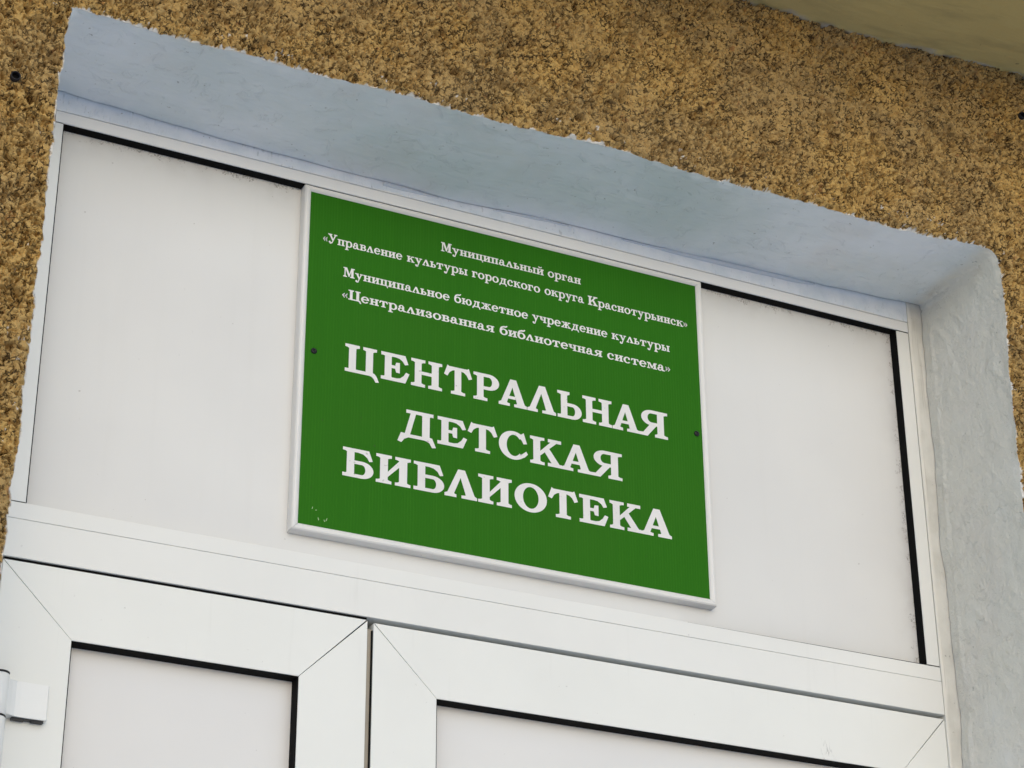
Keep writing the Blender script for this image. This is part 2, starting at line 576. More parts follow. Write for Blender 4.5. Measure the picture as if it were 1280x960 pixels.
# band above the opening
xs = np.arange(XA, XB + STEP, STEP); nv = int((ZB - ZH) / STEP)
e = head_edge(xs) + rag(xs, 1) * ((xs > XL) & (xs < XR))
e = np.where(xs < -0.3965, ZH, np.where(xs > 1.0005, ZR, e))
Xg = np.repeat(xs, nv)
tt = np.tile(np.linspace(0, 1, nv), len(xs))
eg = np.repeat(e, nv)
Zg = eg + tt * (ZB - eg)
h = stucco_h(Xg, Zg)
inside = (Xg > -0.3965) & (Xg < 1.0005)
fade = np.where(inside, np.clip((Zg - eg) / 0.004, 0.0, 1), 1)
hy = h * (0.15 + 0.85 * fade)
dist = np.where(inside, Zg - eg, np.where(Xg > 0.9, np.hypot(Xg - 1.0005, np.maximum(0, Zg - ZR)), 9))
V = np.stack([Xg, YW - hy, Zg], -1)
me = grid_mesh('stucco_above_opening', V, len(xs), nv, False, {'paint': paint_attr(dist, Xg, Zg, h)})
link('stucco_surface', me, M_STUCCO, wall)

# strips on both sides
for side in (0, 1):
    ztop = ZH if side == 0 else ZR
    zs = np.arange(ZA, ztop, STEP); zs[-1] = ztop
    if side == 0:
        ed = left_edge(zs) + rag(zs, 2); far = XA
    else:
        ed = right_edge(zs) + rag(zs, 3); far = XB
    nv = int(abs(far - (XL if side == 0 else XR)) / STEP)
    Zg = np.repeat(zs, nv); eg = np.repeat(ed, nv); tt = np.tile(np.linspace(0, 1, nv), len(zs))
    Xg = eg + tt * (far - eg)
    h = stucco_h(Xg, Zg)
    dist = np.abs(Xg - eg)
    hy = h * (0.25 + 0.75 * np.clip(dist / 0.005, 0, 1))
    V = np.stack([Xg, YW - hy, Zg], -1)
    me = grid_mesh('stucco_side', V, len(zs), nv, side == 0, {'paint': paint_attr(dist, Xg, Zg, h)})
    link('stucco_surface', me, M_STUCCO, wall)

# masonry body behind and around
bm = bmesh.new()
add_prism(bm, rect(-7, GZ, -0.440, 2.6), YW + 0.030, 0.20)
add_prism(bm, rect(1.040, GZ, 7, 2.6), YW + 0.030, 0.20)
add_prism(bm, rect(-0.440, 0.580, 1.040, 2.6), YW + 0.030, 0.20)
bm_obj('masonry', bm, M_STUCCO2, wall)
bm = bmesh.new()
for r in (rect(-7, GZ, XA, 2.6), rect(XB, GZ, 7, 2.6), rect(XA, ZB, XB, 2.6), rect(XA, GZ, -0.4135, ZA), rect(0.9945, GZ, XB, ZA)):
    add_prism(bm, r, YW - 0.003, YW + 0.003)
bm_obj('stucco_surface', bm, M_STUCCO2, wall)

# the plastered reveal: one sheet from the outer arris back to the frame
def inner_line(s_kind, a):
    if s_kind == 'L': return np.full_like(a, -0.400)
    if s_kind == 'H':
        return np.interp(a, [-0.400, -0.358, -0.163, 0.0088, 0.2, 0.35, 0.507, 0.65, 0.78, 0.994],
                         [0.545, 0.5441, 0.5325, 0.5300, 0.5265, 0.5345, 0.5352, 0.5375, 0.5405, 0.5466])
    return np.interp(a, [-2.3, -0.173, -0.108, -0.063, 0.029, 0.156, 0.228, 0.307, 0.427, 0.539, 0.548],
                     [0.993, 0.9932, 0.9966, 0.9948, 0.9965, 0.9930, 0.995, 0.9963, 0.9976, 0.9975, 0.994]) + fbm(a, a * 0 + 4.0, 0.02, 3, 2) * 0.0016



SN = 0.003
out, inn = [], []
zz = np.concatenate([np.arange(GZ, ZA, 0.05), np.arange(ZA, 0.536, SN)])
for z in zz:
    out.append((float(left_edge(z) + rag(np.array([z]), 2)[0]), z)); inn.append((-0.400, z * (0.545 - GZ) / (0.536 - GZ) + GZ * (1 - (0.545 - GZ) / (0.536 - GZ))))
xx = np.arange(-0.3965, 0.9805, SN)
for x in xx:
    f = (x + 0.3965) / (0.9805 + 0.3965)
    xi = -0.400 + f * (0.990 + 0.400)
    out.append((x, float(head_edge(x) + rag(np.array([x]), 1)[0]))); inn.append((xi, float(inner_line('H', np.array([xi]))[0])))
for a in np.linspace(0.05, 1.0, 16):                        # rounded corner
    th = a * math.pi / 2
    rj = RC + random.uniform(-0.0008, 0.0012)
    out.append((1.0005 - RC + rj * math.sin(th), 0.546 - RC + rj * math.cos(th)))
    inn.append((0.990 + 0.005 * min(1, a * 1.6), 0.5466 - 0.010 * max(0, a - 0.5)))
z1 = np.concatenate([np.arange(0.5255, ZA, -SN), np.arange(ZA, GZ, -0.05), [GZ]])
for z in z1:
    zi = GZ + (z - GZ) * (0.541 - GZ) / (0.5255 - GZ)
    out.append((float(right_edge(z) + rag(np.array([z]), 3)[0]), z)); inn.append((float(inner_line('R', np.array([zi]))[0]), zi))
out = np.array(out); inn = np.array(inn)
ns = len(out); nt = 72
T = np.linspace(0, 1, nt)
P2 = out[:, None, :] * (1 - T)[None, :, None] + inn[:, None, :] * T[None, :, None]
# smooth raggedness away from the arris
k = np.ones(15) / 15
sm = np.stack([np.convolve(np.pad(out[:, j], 7, 'edge'), k, 'valid') for j in (0, 1)], -1)
w = np.clip(T / 0.06, 0, 1)
P2 = P2 + (sm - out)[:, None, :] * (w * (1 - T))[None, :, None]
arc = np.concatenate([[0], np.cumsum(np.hypot(*np.diff(sm, axis=0).T))])
A = np.repeat(arc, nt); Tt = np.tile(T, ns)
Yv = (YW - 0.0012) + Tt * (-0.0018 - YW + 0.0012)
tan = np.gradient(sm, axis=0); tan /= np.maximum(np.hypot(tan[:, 0], tan[:, 1])[:, None], 1e-9)
nor = np.stack([tan[:, 1], -tan[:, 0]], -1)      # points into the opening
head = (np.repeat(out[:, 1], nt) > 0.52)
rightm = np.repeat((out[:, 0] > 0.9) & (out[:, 1] < 0.55), nt)
D = fbm(A, Yv, 0.09, 4, 0) * 0.0035 + fbm(A * 0.35, Yv, 0.02, 3, 1) * 0.0010
# diagonal trowel ridges on the right jamb
u = A * 0.8 + Yv * 0.9; v = A * 0.5 - Yv * 0.8
D += rightm * (np.clip(fbm(u, v * 0.22, 0.018, 3, 2) - 0.22, 0, 1) * 0.005 + fbm(A, Yv, 0.025, 3, 3) * 0.0011)
D += rightm * np.exp(-((Tt - 0.90) / 0.022) ** 2) * (0.0010 + 0.002 * fbm(A, A * 0, 0.08, 2, 1))   # ridge near the frame
D *= np.clip(Tt / 0.05, 0, 1)
nn = np.repeat(nor, nt, axis=0)
V = np.stack([P2[..., 0].ravel() + nn[:, 0] * D, Yv, P2[..., 1].ravel() + nn[:, 1] * D], -1)
lip = np.clip(1 - Tt / 0.012, 0, 1) * (fbm(A, A * 0, 0.02, 3, 3) > -0.15)
me = grid_mesh('plaster_reveal', V, ns, nt, True, {'edge': lip})
link('plaster_reveal', me, M_PLASTER, wall)

# lumpy sealant squeezed along the head joint
bm = bmesh.new()
rings = []
for x in np.arange(-0.39, 0.992, 0.004):
    zc = float(inner_line('H', np.array([x]))[0])
    g = 0.0010 + 0.0045 * max(0, float(fbm(np.array([x]), np.array([2.0]), 0.16, 3, 1)[0]) + 0.12)
    if x < 0.1: g *= 0.35
    ring = []
    if g < 0.0012:
        rings.append(None); continue
    for a in range(9):
        th = math.pi * a / 8
        ring.append(bm.verts.new((x, -0.0002 - g * math.sin(th) * 1.1, zc - 0.0016 - g * 1.3 * math.cos(th) - g * 0.3)))
    rings.append(ring)
for p, q in zip(rings, rings[1:]):
    if p is None or q is None: continue
    for a in range(8):
        bm.faces.new((p[a], p[a + 1], q[a + 1], q[a]))
bm_obj('sealant_bead', bm, m_simple('bluish_sealant', (0.60, 0.66, 0.73), 0.55, 0.3, 40, 0.1), wall, True)

# dark drilled holes with plastic plugs
def plug(x, z, label, r=0.0062):
    root = empty('wall_plug', (x, YW, z))
    tag(root, label, 'wall plug')
    bm = bmesh.new()
    n = 18
    prof = [(r, 0.004), (r, -0.0098), (r * 0.84, -0.0104), (r * 0.74, -0.009), (r * 0.70, 0.002)]
    rr = [[bm.verts.new((x + q * math.cos(2 * math.pi * i / n), YW + y, z + q * math.sin(2 * math.pi * i / n))) for i in range(n)] for q, y in prof]
    for p, q in zip(rr, rr[1:]):
        for i in range(n):
            bm.faces.new((p[i], p[(i + 1) % n], q[(i + 1) % n], q[i]))
    bm_obj('sleeve', bm, M_BLACK, root, True)
    bm = bmesh.new()
    bm.faces.new([bm.verts.new((x + r * 0.72 * math.cos(2 * math.pi * i / n), YW - 0.0045, z + r * 0.72 * math.sin(2 * math.pi * i / n))) for i in range(n)])
    bm_obj('bore', bm, M_RUBBER, root)


plug(-0.4560, 0.4125, 'small black plastic plug in the stucco left of the doorway')
plug(1.0745, 0.8010, 'small black plastic plug in the stucco at the upper right, below the canopy', 0.0058)

# ------------------------------------------------------------------ canopy
canopy = empty('canopy', (0.3, YW, 0.87))
tag(canopy, 'smooth yellow painted underside of the slab jutting out above the doorway', 'canopy')
xs = np.linspace(-2.2, 3.2, 700); ys = np.concatenate([np.linspace(0.004, -0.04, 24), np.linspace(-0.045, -0.38, 70)]) + YW
X = np.repeat(xs, len(ys)); Y = np.tile(ys, len(xs))
zb = np.interp(xs, [-2.2, 0.40, 0.59, 0.63, 0.68, 0.77, 0.90, 1.09, 1.4, 3.2], [0.872, 0.870, 0.8665, 0.862, 0.8585, 0.8590, 0.866, 0.8825, 0.886, 0.886])
k = np.ones(9) / 9
zb = np.convolve(np.pad(zb, 4, 'edge'), k, 'valid')
Z = np.repeat(zb, len(ys)); f = np.clip((YW - Y) / 0.35, 0, 1)
Z = Z * (1 - f) + 0.878 * f
Z += fbm(X, Y, 0.25, 3, 1) * 0.006 + fbm(X, Y, 0.02, 3, 2) * 0.0008
near = np.clip(1 - (YW - Y) / 0.016, 0, 1)
Z += near * fbm(X, Y, 0.012, 3, 3) * 0.008
ed = np.clip(near * 2 - 0.6 + fbm(X, Y, 0.03, 3, 0) * 2.4, 0, 1) * (near > 0.05)
me = grid_mesh('soffit', np.stack([X, Y, Z], -1), len(xs), len(ys), True, {'edge': ed})
link('soffit', me, M_SOFFIT, canopy)
bm = bmesh.new()
add_prism(bm, rect(-2.2, 0.905, 3.2, 1.06), YW - 0.38, YW + 0.003)
add_prism(bm, rect(-2.2, 0.872, 3.2, 0.904), YW - 0.40, YW - 0.3795)
bm_obj('slab', bm, M_SOFFIT, canopy)

# ------------------------------------------------------------------ fixed door frame
frame = empty('door_frame', (0.3, 0.0, GZ))
tag(frame, 'white plastic door frame with a wide blank transom panel above the doors', 'door frame')
G = 0.00035
prism('top_rail', rect(-0.44, 0.4960, 0.9715, 0.5130 - G), 0.0, 0.05, M_RAIL, frame)
prism('top_rail_step', rect(-0.44, 0.5130 + G, 0.9715, 0.60), -0.0004, 0.05, M_RAIL, frame, 0.0004)
prism('jamb', rect(0.9722, GZ, 1.06, 0.60), -0.0006, 0.05, M_JAMB, frame, 0.0005)
prism('jamb', rect(-0.44, GZ, -0.3672, -0.0632), 0.0, 0.05, M_PVC, frame)
prism('glazing_bead', rect(-0.44, -0.0408, -0.3462, 0.4948), 0.0004, 0.0164, M_PVC, frame)
prism('glazing_bead', rect(0.9498, -0.0405, 0.9712, 0.4944), 0.0004, 0.0164, M_PVC, frame)
prism('glazing_bead', rect(-0.44, -0.0629, 0.9713, -0.0420), 0.0, 0.0164, M_PVC, frame)
prism('transom_bar', rect(-0.3668, -0.1122, 0.9713, -0.0634), -0.0003, 0.05, M_PVC, frame)
# black gasket lining the panel recess: visible along the top and the right
bm = bmesh.new()
add_prism(bm, rect(-0.3475, 0.4951, 0.9512, 0.4966), 0.0022, 0.0190)
add_prism(bm, rect(0.9482, -0.0400, 0.9500, 0.4950), 0.0016, 0.0190)
add_prism(bm, rect(-0.3466, -0.0400, -0.3449, 0.4950), 0.0016, 0.0190)
bm_obj('gasket', bm, M_RUBBER, frame)
bm = bmesh.new()
add_prism(bm, rect(-0.44, -0.0425, -0.3470, -0.0403), 0.0012, 0.0160)
add_prism(bm, rect(-0.44, 0.4944, -0.3470, 0.4963), 0.0010, 0.0160)
add_prism(bm, rect(0.9505, 0.4940, 0.9712, 0.4963), 0.0010, 0.0160)
add_prism(bm, rect(0.9505, -0.0424, 0.9712, -0.0401), 0.0010, 0.0160)
add_prism(bm, [(0.56, -0.0419), (0.9500, -0.0419), (0.9500, -0.0411), (0.80, -0.0414)], 0.0005, 0.0160)
add_prism(bm, rect(-0.3640, -0.1150, 0.0955, -0.1123), 0.0030, 0.0200)
bm_obj('gasket', bm, M_RUBBER, frame)
prism('infill_panel', rect(-0.352, -0.048, 0.957, 0.502), 0.0165, 0.040, M_PANEL, frame, 0)
bm = bmesh.new()
add_prism(bm, rect(-0.45, GZ, 1.05, 0.60), 0.060, 0.075)
add_prism(bm, rect(-0.44, -0.0640, -0.3500, 0.55), 0.0175, 0.0490)
add_prism(bm, rect(0.9600, -0.0640, 0.9717, 0.495), 0.0175, 0.0490)
add_prism(bm, rect(-0.360, -0.0625, 0.960, -0.049), 0.0175, 0.0490)
bm_obj('frame_core', bm, M_CORE, frame)

# ------------------------------------------------------------------ door leaves
def leaf(name_loc, x0, x1, ztop, ix0, ix1, iz, y, label, gaps):
    root = empty('door_leaf', (x0, y, GZ))
    tag(root, label, 'door', 'leaves of the double door')
    zb = GZ + 0.02
    gl, gr = gaps
    d0, d1 = ix0 - x0, x1 - ix1
    prism('rail', [(x0 + gl, ztop), (ix0 + gl * 0.5, iz), (ix1 - gr * 0.5, iz), (x1 - gr, ztop)][::-1], y, y + 0.045, M_LEAF, root, 0.0005)
    prism('stile', [(x0, zb), (ix0, zb), (ix0, iz - 0.0001), (x0, ztop - gl)], y, y + 0.045, M_LEAF, root, 0.0005)
    prism('stile', [(ix1, zb), (x1, zb), (x1, ztop - gr), (ix1, iz - 0.0001)], y, y + 0.045, M_LEAF, root, 0.0005)
    prism('rail', [(ix0 + .0003, zb), (ix1 - .0003, zb), (ix1 - .0003, zb + 0.10), (ix0 + .0003, zb + 0.10)], y, y + 0.045, M_LEAF, root, 0.0005)
    bm = bmesh.new()
    add_prism(bm, rect(ix0 - 0.0002, iz - 0.0012, ix1 + 0.0002, iz + 0.0006), y + 0.0016, y + 0.0220)
    add_prism(bm, rect(ix0 - 0.0006, zb + 0.10, ix0 + 0.0013, iz - 0.0013), y + 0.0016, y + 0.0220)
    add_prism(bm, rect(ix1 - 0.0013, zb + 0.10, ix1 + 0.0006, iz - 0.0013), y + 0.0016, y + 0.0220)
    bm_obj('gasket', bm, M_RUBBER, root)
    prism('door_panel', rect(ix0 + 0.0014, zb + 0.10, ix1 - 0.0014, iz - 0.0013), y + 0.0198, y + 0.0400, M_PANEL_D, root, 0)
    bm = bmesh.new()
    add_prism(bm, rect(x0 + 0.008, zb, x1 - 0.008, ztop - 0.008), y + 0.0455, y + 0.050)
    bm_obj('leaf_core', bm, M_CORE, root)
    return root


def m_panel_d():
    t = NT('door_infill_panel')
    c = t.mix(t.ramp(t.noise(4, 3), 0.3, 0.7), (0.76, 0.755, 0.735), (0.73, 0.725, 0.71))
    sp = t.ramp(t.noise(120, 2, 0.4), 0.77, 0.81)
    c = t.mix(t.math('MULTIPLY', sp, 0.45), c, (0.3, 0.28, 0.26))
    return t.done(c, 0.42, t.bump(t.noise(6, 3), 0.12, 0.004), 0.35)


M_PANEL_D = m_panel_d()
leafL = leaf('l', -0.3660, 0.0960, -0.1160, -0.2766, 0.0076, -0.2035, 0.0010,
             'narrow left leaf of the white double door, with the hinge on its edge', (0.0005, 0.0011))
leafR = leaf('r', 0.1048, 0.9716, -0.1180, 0.1920, 0.8925, -0.2043, 0.0022,
             'wide right leaf of the white double door', (0.0006, 0.0010))
# beige rebate strip and black seal inside the meeting gap belong to the right leaf
bm = bmesh.new()
add_prism(bm, rect(0.0965, GZ + 0.03, 0.1046, -0.1260), 0.0060, 0.0300)
o = bm_obj('rebate_strip', bm, M_BEIGE, leafR)
bm = bmesh.new()
add_prism(bm, rect(0.1027, GZ + 0.03, 0.1045, -0.1280), 0.0036, 0.0059)
bm_obj('brush_seal', bm, M_RUBBER, leafR)

# hinge on the left leaf (the fixed half turns with it in the same thing)
hinge_plate = bmesh.new()
prof = [(-0.3530, -0.0165), (-0.3480, -0.0150), (-0.3430, -0.0115), (-0.3380, -0.0092), (-0.3320, -0.0088), (-0.3010, -0.0086), (-0.2998, -0.0074),
        (-0.2996, 0.0008), (-0.3560, 0.0008)]
zt, zb_ = -0.2660, -0.3080
f0 = [hinge_plate.verts.new((x, y, zt)) for x, y in prof]
f1 = [hinge_plate.verts.new((x, y, zb_)) for x, y in prof]
hinge_plate.faces.new(f0); hinge_plate.faces.new(f1[::-1])
for i in range(len(prof)):
    hinge_plate.faces.new((f0[i], f1[i], f1[(i + 1) % len(prof)], f0[(i + 1) % len(prof)]))
bmesh.ops.bevel(hinge_plate, geom=[e for e in hinge_plate.edges if abs(e.verts[0].co.z - e.verts[1].co.z) < 1e-6], offset=0.0006, segments=2, affect='EDGES')
hp = bm_obj('hinge', hinge_plate, M_HINGE, leafL)


def cyl(name, x, y, z0, z1, r, mat, parent, bev=0.0008, n=40):
    bm = bmesh.new()
    prof = [(r - bev, z1), (r, z1 - bev), (r, z0 + bev), (r - bev, z0)]
    rr = [[bm.verts.new((x + q * math.cos(2 * math.pi * i / n), y + q * math.sin(2 * math.pi * i / n), z)) for i in range(n)] for q, z in prof]
    bm.faces.new(rr[0]); bm.faces.new(rr[-1][::-1])
    for p, q in zip(rr, rr[1:]):
        for i in range(n):
            bm.faces.new((p[i], q[i], q[(i + 1) % n], p[(i + 1) % n]))
    me = bpy.data.meshes.new(name)
    bmesh.ops.recalc_face_normals(bm, faces=bm.faces[:])
    bm.to_mesh(me); bm.free()
    for p in me.polygons: p.use_smooth = len(p.vertices) == 4
    o = bpy.data.objects.new(name, me); me.materials.append(mat)
    COL.objects.link(o); o.parent = parent
    return o


HX, HY, HR = -0.3590, -0.0120, 0.0110
cyl('knuckle', HX, HY, -0.3110, -0.2620, HR, M_HINGE, hp)
cyl('cap_ring', HX, HY, -0.2618, -0.2595, HR * 1.0, M_BLACK, hp, 0.0004)
cyl('knuckle', HX, HY, -0.3700, -0.3132, HR, M_HINGE, hp)
cyl('washer', HX, HY, -0.3130, -0.3112, HR * 0.99, M_BLACK, hp, 0.0003)
bm = bmesh.new()
for a, b in ((-0.3400, -0.3250), (-0.3170, -0.3030)):
    vs = []
    add_prism(bm, rect(a, -0.3108, b, -0.3082), -0.0066, -0.0006)
add_prism(bm, rect(-0.3249, -0.3096, -0.3171, -0.3082), -0.0066, -0.0006)
o = bm_obj('clip', bm, M_BLACK, leafL)
o.parent = hp; o.location = (0, 0, 0)

# ------------------------------------------------------------------ sign
sign = empty('sign_board', (0.2985, 0.0165, -0.0105))
tag(sign, 'green sign board with white Cyrillic lettering in a white frame above the double door', 'sign')
prism('board', rect(-0.0020, -0.0022, 0.6005, 0.4900), 0.0035, 0.0080, M_GREEN, sign, 0)
prism('backing', rect(-0.0060, -0.0060, 0.6045, 0.4930), 0.0083, 0.0164, M_SIGNF, sign, 0)
OX0, OX1, OZ0, OZ1 = -0.0106, 0.6080, -0.0112, 0.4955
IX0, IX1, IZ0, IZ1 = -0.0012, 0.5985, -0.0014, 0.4870


def frame_strip(p):
    """p: outer a, outer b, inner b, inner a in (x,z); rounded snap-frame section swept with mitred ends"""
    oa, ob, ib, ia = [Vector((q[0], 0, q[1])) for q in p]
    sec = [(0.0, 0.0162), (0.0, 0.0040), (0.06, 0.0018), (0.22, 0.0004), (0.42, 0.0), (0.62, 0.0005), (0.85, 0.0017), (1.0, 0.0033), (1.0, 0.0082)]
    bm = bmesh.new()
    A = [bm.verts.new(oa.lerp(ia, t) + Vector((0, y, 0))) for t, y in sec]
    B = [bm.verts.new(ob.lerp(ib, t) + Vector((0, y, 0))) for t, y in sec]
    for i in range(len(sec) - 1):
        bm.faces.new((A[i], A[i + 1], B[i + 1], B[i]))
    bm.faces.new(A); bm.faces.new(B[::-1])
    bm_obj('frame_strip', bm, M_SIGNF, sign)


g = 0.00025
frame_strip([(OX0 + g, OZ0), (OX1 - g, OZ0), (IX1 - g, IZ0), (IX0 + g, IZ0)])
frame_strip([(OX0 + g, OZ1), (OX1 - g, OZ1), (IX1 - g, IZ1), (IX0 + g, IZ1)])
frame_strip([(OX0, OZ0 + g), (OX0, OZ1 - g), (IX0, IZ1 - g), (IX0, IZ0 + g)])
frame_strip([(OX1, OZ0 + g), (OX1, OZ1 - g), (IX1, IZ1 - g), (IX1, IZ0 + g)])
for sx, sz in ((0.0116, 0.2459), (0.5896, 0.2466)):
    bm = bmesh.new()
    n = 20; r = 0.0042
    prof = [(r, 0.0036), (r, 0.0026), (r * 0.7, 0.0016), (r * 0.35, 0.0014), (r * 0.3, 0.0026)]
    rr = [[bm.verts.new((sx + q * math.cos(2 * math.pi * i / n), y, sz + q * math.sin(2 * math.pi * i / n))) for i in range(n)] for q, y in prof]
    for p, q in zip(rr, rr[1:]):
        for i in range(n): bm.faces.new((p[i], p[(i + 1) % n], q[(i + 1) % n], q[i]))
    bm.faces.new(rr[-1])
    bm_obj('screw', bm, M_BLACK, sign, True)

bm = bmesh.new()
for sx, sz, w_, h_, k_ in ((0.0168, 0.0215, 0.0011, 0.0036, 0.2), (0.0215, 0.0205, 0.0022, 0.0009, 0.1), (0.0262, 0.0075, 0.0012, 0.0042, -0.3), (0.0345, 0.0070, 0.0012, 0.0030, -0.5), (0.0362, 0.0082, 0.0010, 0.0046, 0.3)):
    bm.faces.new([bm.verts.new((sx + a * w_ + b * h_ * k_, 0.00342, sz + b * h_)) for a, b in ((0, 0), (1, 0.1), (0.9, 1), (0.3, 0.8))])
bm_obj('scratch_marks', bm, m_simple('pale_scratch', (0.42, 0.58, 0.33), 0.6, 0.2), sign)

# ------------------------------------------------------------------ lettering (bold slab serif Cyrillic), units: cap height 100
def R(x0, y0, x1, y1): return [(x0, y0), (x1, y0), (x1, y1), (x0, y1)]


def ARC(cx, cy, rx, ry, ix, iy, a0, a1, n=18, icx=None, icy=None):
    icx = cx if icx is None else icx; icy = cy if icy is None else icy
    o = [(cx + rx * math.cos(math.radians(a0 + (a1 - a0) * i / n)), cy + ry * math.sin(math.radians(a0 + (a1 - a0) * i / n))) for i in range(n + 1)]
    q = [(icx + ix * math.cos(math.radians(a0 + (a1 - a0) * i / n)), icy + iy * math.sin(math.radians(a0 + (a1 - a0) * i / n))) for i in range(n + 1)]
    return ('strip', o, q)


def SER(x0, x1, y, up, s0, s1, t=11, b=3):
    """slab serif from x0..x1 at baseline y; up=+1 grows upward; small bracket to the stem s0..s1"""
    d = up
    return [(x0, y), (x1, y), (x1, y + d * (t - 1)), (min(x1, s1 + b + 3), y + d * t), (s1, y + d * (t + b)), (s0, y + d * (t + b)), (max(x0, s0 - b - 3), y + d * t), (x0, y + d * (t - 1))]


def mir(W, prims):
    r = []
    for p in prims:
        if isinstance(p, tuple): r.append(('strip', [(W - x, y) for x, y in p[1]], [(W - x, y) for x, y in p[2]]))
        else: r.append([(W - x, y) for x, y in p])
    return r


def flip(p, H): return [(x, H - y) for x, y in p]


GL = {}
GL['Ц'] = (110, [SER(0, 50, 100, -1, 13, 38), SER(62, 110, 100, -1, 72, 97), R(13, 0, 38, 100), R(72, 5, 97, 100), R(0, 0, 97, 12),
                 [(85, 0), (97, 12), (103, 10), (110, 2), (119, -18), (107, -20), (100, -8), (93, -2)]])
ARMT = lambda x, y: [(x - 44, y - 12), (x - 44, y), (x - 8, y), (x + 4, y - 30), (x - 8, y - 33), (x - 16, y - 22), (x - 26, y - 15)]
ARMB = [(56, 0), (86, 0), (100, 36), (88, 40), (80, 26), (68, 15), (56, 12)]
GL['Е'] = (100, [R(13, 0, 37, 100), R(0, 88, 60, 100), [(50, 88), (50, 100), (85, 100), (96, 70), (84, 66), (76, 78), (64, 86)],
                 R(0, 0, 60, 12), ARMB, R(36, 46, 58, 57), [(53, 33), (66, 32), (66, 70), (53, 69), (50, 60), (50, 44)], SER(0, 40, 0, 1, 13, 37), SER(0, 40, 100, -1, 13, 37)])
GL['Н'] = (110, [R(13, 0, 37, 100), R(73, 0, 98, 100), SER(0, 50, 0, 1, 13, 37), SER(61, 110, 0, 1, 73, 98), SER(0, 50, 100, -1, 13, 37), SER(61, 110, 100, -1, 73, 98), R(37, 45, 73, 57)])
T_ = [R(38, 0, 62, 95), SER(25, 76, 0, 1, 38, 62), R(20, 88, 80, 100), [(12, 104), (0, 68), (12, 63), (20, 78), (30, 86), (38, 88), (30, 100), (18, 100)],
      [(89, 104), (101, 68), (89, 63), (81, 78), (71, 86), (62, 88), (71, 100), (83, 100)]]
GL['Т'] = (101, T_)
GL['Р'] = (94, [R(13, 0, 37, 100), SER(0, 51, 0, 1, 13, 37), SER(0, 37, 100, -1, 13, 37), R(37, 88, 56, 100), R(37, 41, 56, 53), ARC(56, 70.5, 38, 29.5, 12, 17.5, -90, 90)])
LEGS = [[(7, 9), (29, 9), (52, 74), (60, 96), (43, 100)], [(43, 100), (65, 100), (98, 9), (69, 9), (49, 78)]]
GL['А'] = (104, LEGS + [R(24, 27, 76, 38), SER(0, 41, 0, 1, 8, 28), SER(57, 104, 0, 1, 70, 96)])
GL['Л'] = (104, [LEGS[0], LEGS[1], SER(0, 38, 0, 1, 8, 28), SER(54, 104, 0, 1, 70, 96)])
GL['Ь'] = (91, [R(13, 0, 37, 100), SER(0, 46, 100, -1, 13, 37), R(0, 0, 56, 12), SER(0, 37, 0, 1, 13, 37), R(37, 46, 56, 58), ARC(56, 29, 35, 29, 10, 17, -90, 90)])
GL['Я'] = (111, [R(72, 0, 97, 100), SER(62, 111, 0, 1, 72, 97), SER(72, 111, 100, -1, 72, 97), R(48, 88, 72, 100), R(48, 42, 72, 54), ARC(50, 71, 38, 29, 14, 17, 90, 270),
                 [(34, 0), (71, 46), (60, 48), (46, 48), (18, 12), (0, 11), (0, 0)]])
GL['Д'] = (138, [R(88, 5, 115, 95), R(31, 88, 128, 100), SER(80, 128, 100, -1, 88, 115), [(26, 10), (45, 10), (66, 90), (47, 90)], R(20, 0, 115, 12),
                 [(13, 14), (1, -18), (15, -22), (25, -8), (40, 0), (40, 12)], [(95, 0), (115, 14), (124, 12), (138, -19), (124, -22), (114, -6), (104, -1)]])
GL['С'] = (107, [ARC(54, 50, 54, 52, 27, 39, 42, 318, 30, 56), [(70, 88), (82, 95), (92, 102), (104, 64), (91, 61), (84, 74), (76, 82)],
                 [(76, 20), (90, 10), (96, 14), (107, 26), (101, 36), (88, 25), (78, 17)]])
GL['К'] = (119, [R(12, 0, 38, 100), SER(0, 54, 0, 1, 12, 38), SER(0, 54, 100, -1, 12, 38), [(38, 33), (38, 50), (78, 90), (101, 90)],
                 [(52, 52), (70, 66), (112, 9), (82, 9)], R(66, 0, 119, 12), R(67, 88, 117, 100)])
GL['Б'] = (106, [R(14, 0, 40, 100), SER(0, 40, 100, -1, 14, 40), R(40, 88, 62, 100), [(54, 88), (54, 100), (90, 100), (103, 66), (91, 63), (83, 76), (70, 85)],
                 R(0, 0, 66, 12), SER(0, 40, 0, 1, 14, 40), R(40, 47, 66, 59), ARC(66, 29.5, 40, 29.5, 12, 17.5, -90, 90)])
GL['И'] = (120, [R(14, 0, 41, 100), R(80, 0, 108, 100), SER(0, 54, 0, 1, 14, 41), SER(66, 120, 0, 1, 80, 108), SER(0, 54, 100, -1, 14, 41), SER(66, 120, 100, -1, 80, 108),
                 [(41, 24), (41, 42), (80, 86), (80, 64)]])
GL['О'] = (118, [ARC(59, 50, 59, 51.5, 28.5, 38.5, 0, 360, 48)])
GL['М'] = (118, [R(12, 0, 24, 100), R(82, 0, 106, 100), SER(0, 38, 0, 1, 12, 24), SER(70, 118, 0, 1, 82, 106), [(0, 100), (38, 100), (38, 90), (14, 88), (0, 90)], R(80, 89, 118, 100),
                 [(16, 100), (38, 100), (66, 30), (54, 8)], [(54, 8), (64, 8), (94, 100), (82, 100)]])
GL['У'] = (104, [SER(0, 46, 100, -1, 14, 36), SER(66, 104, 100, -1, 80, 90), [(12, 92), (36, 92), (64, 38), (54, 22)], [(76, 92), (90, 92), (50, 4), (36, 4), (42, 14)],
                 ARC(30, 14, 18, 18, 6, 6, 180, 350, 12), ARC(20, 13, 11, 11, 0.1, 0.1, 0, 360, 14)])
# lowercase, x height 64
xh = 64
s_ = dict(t=10, b=1)


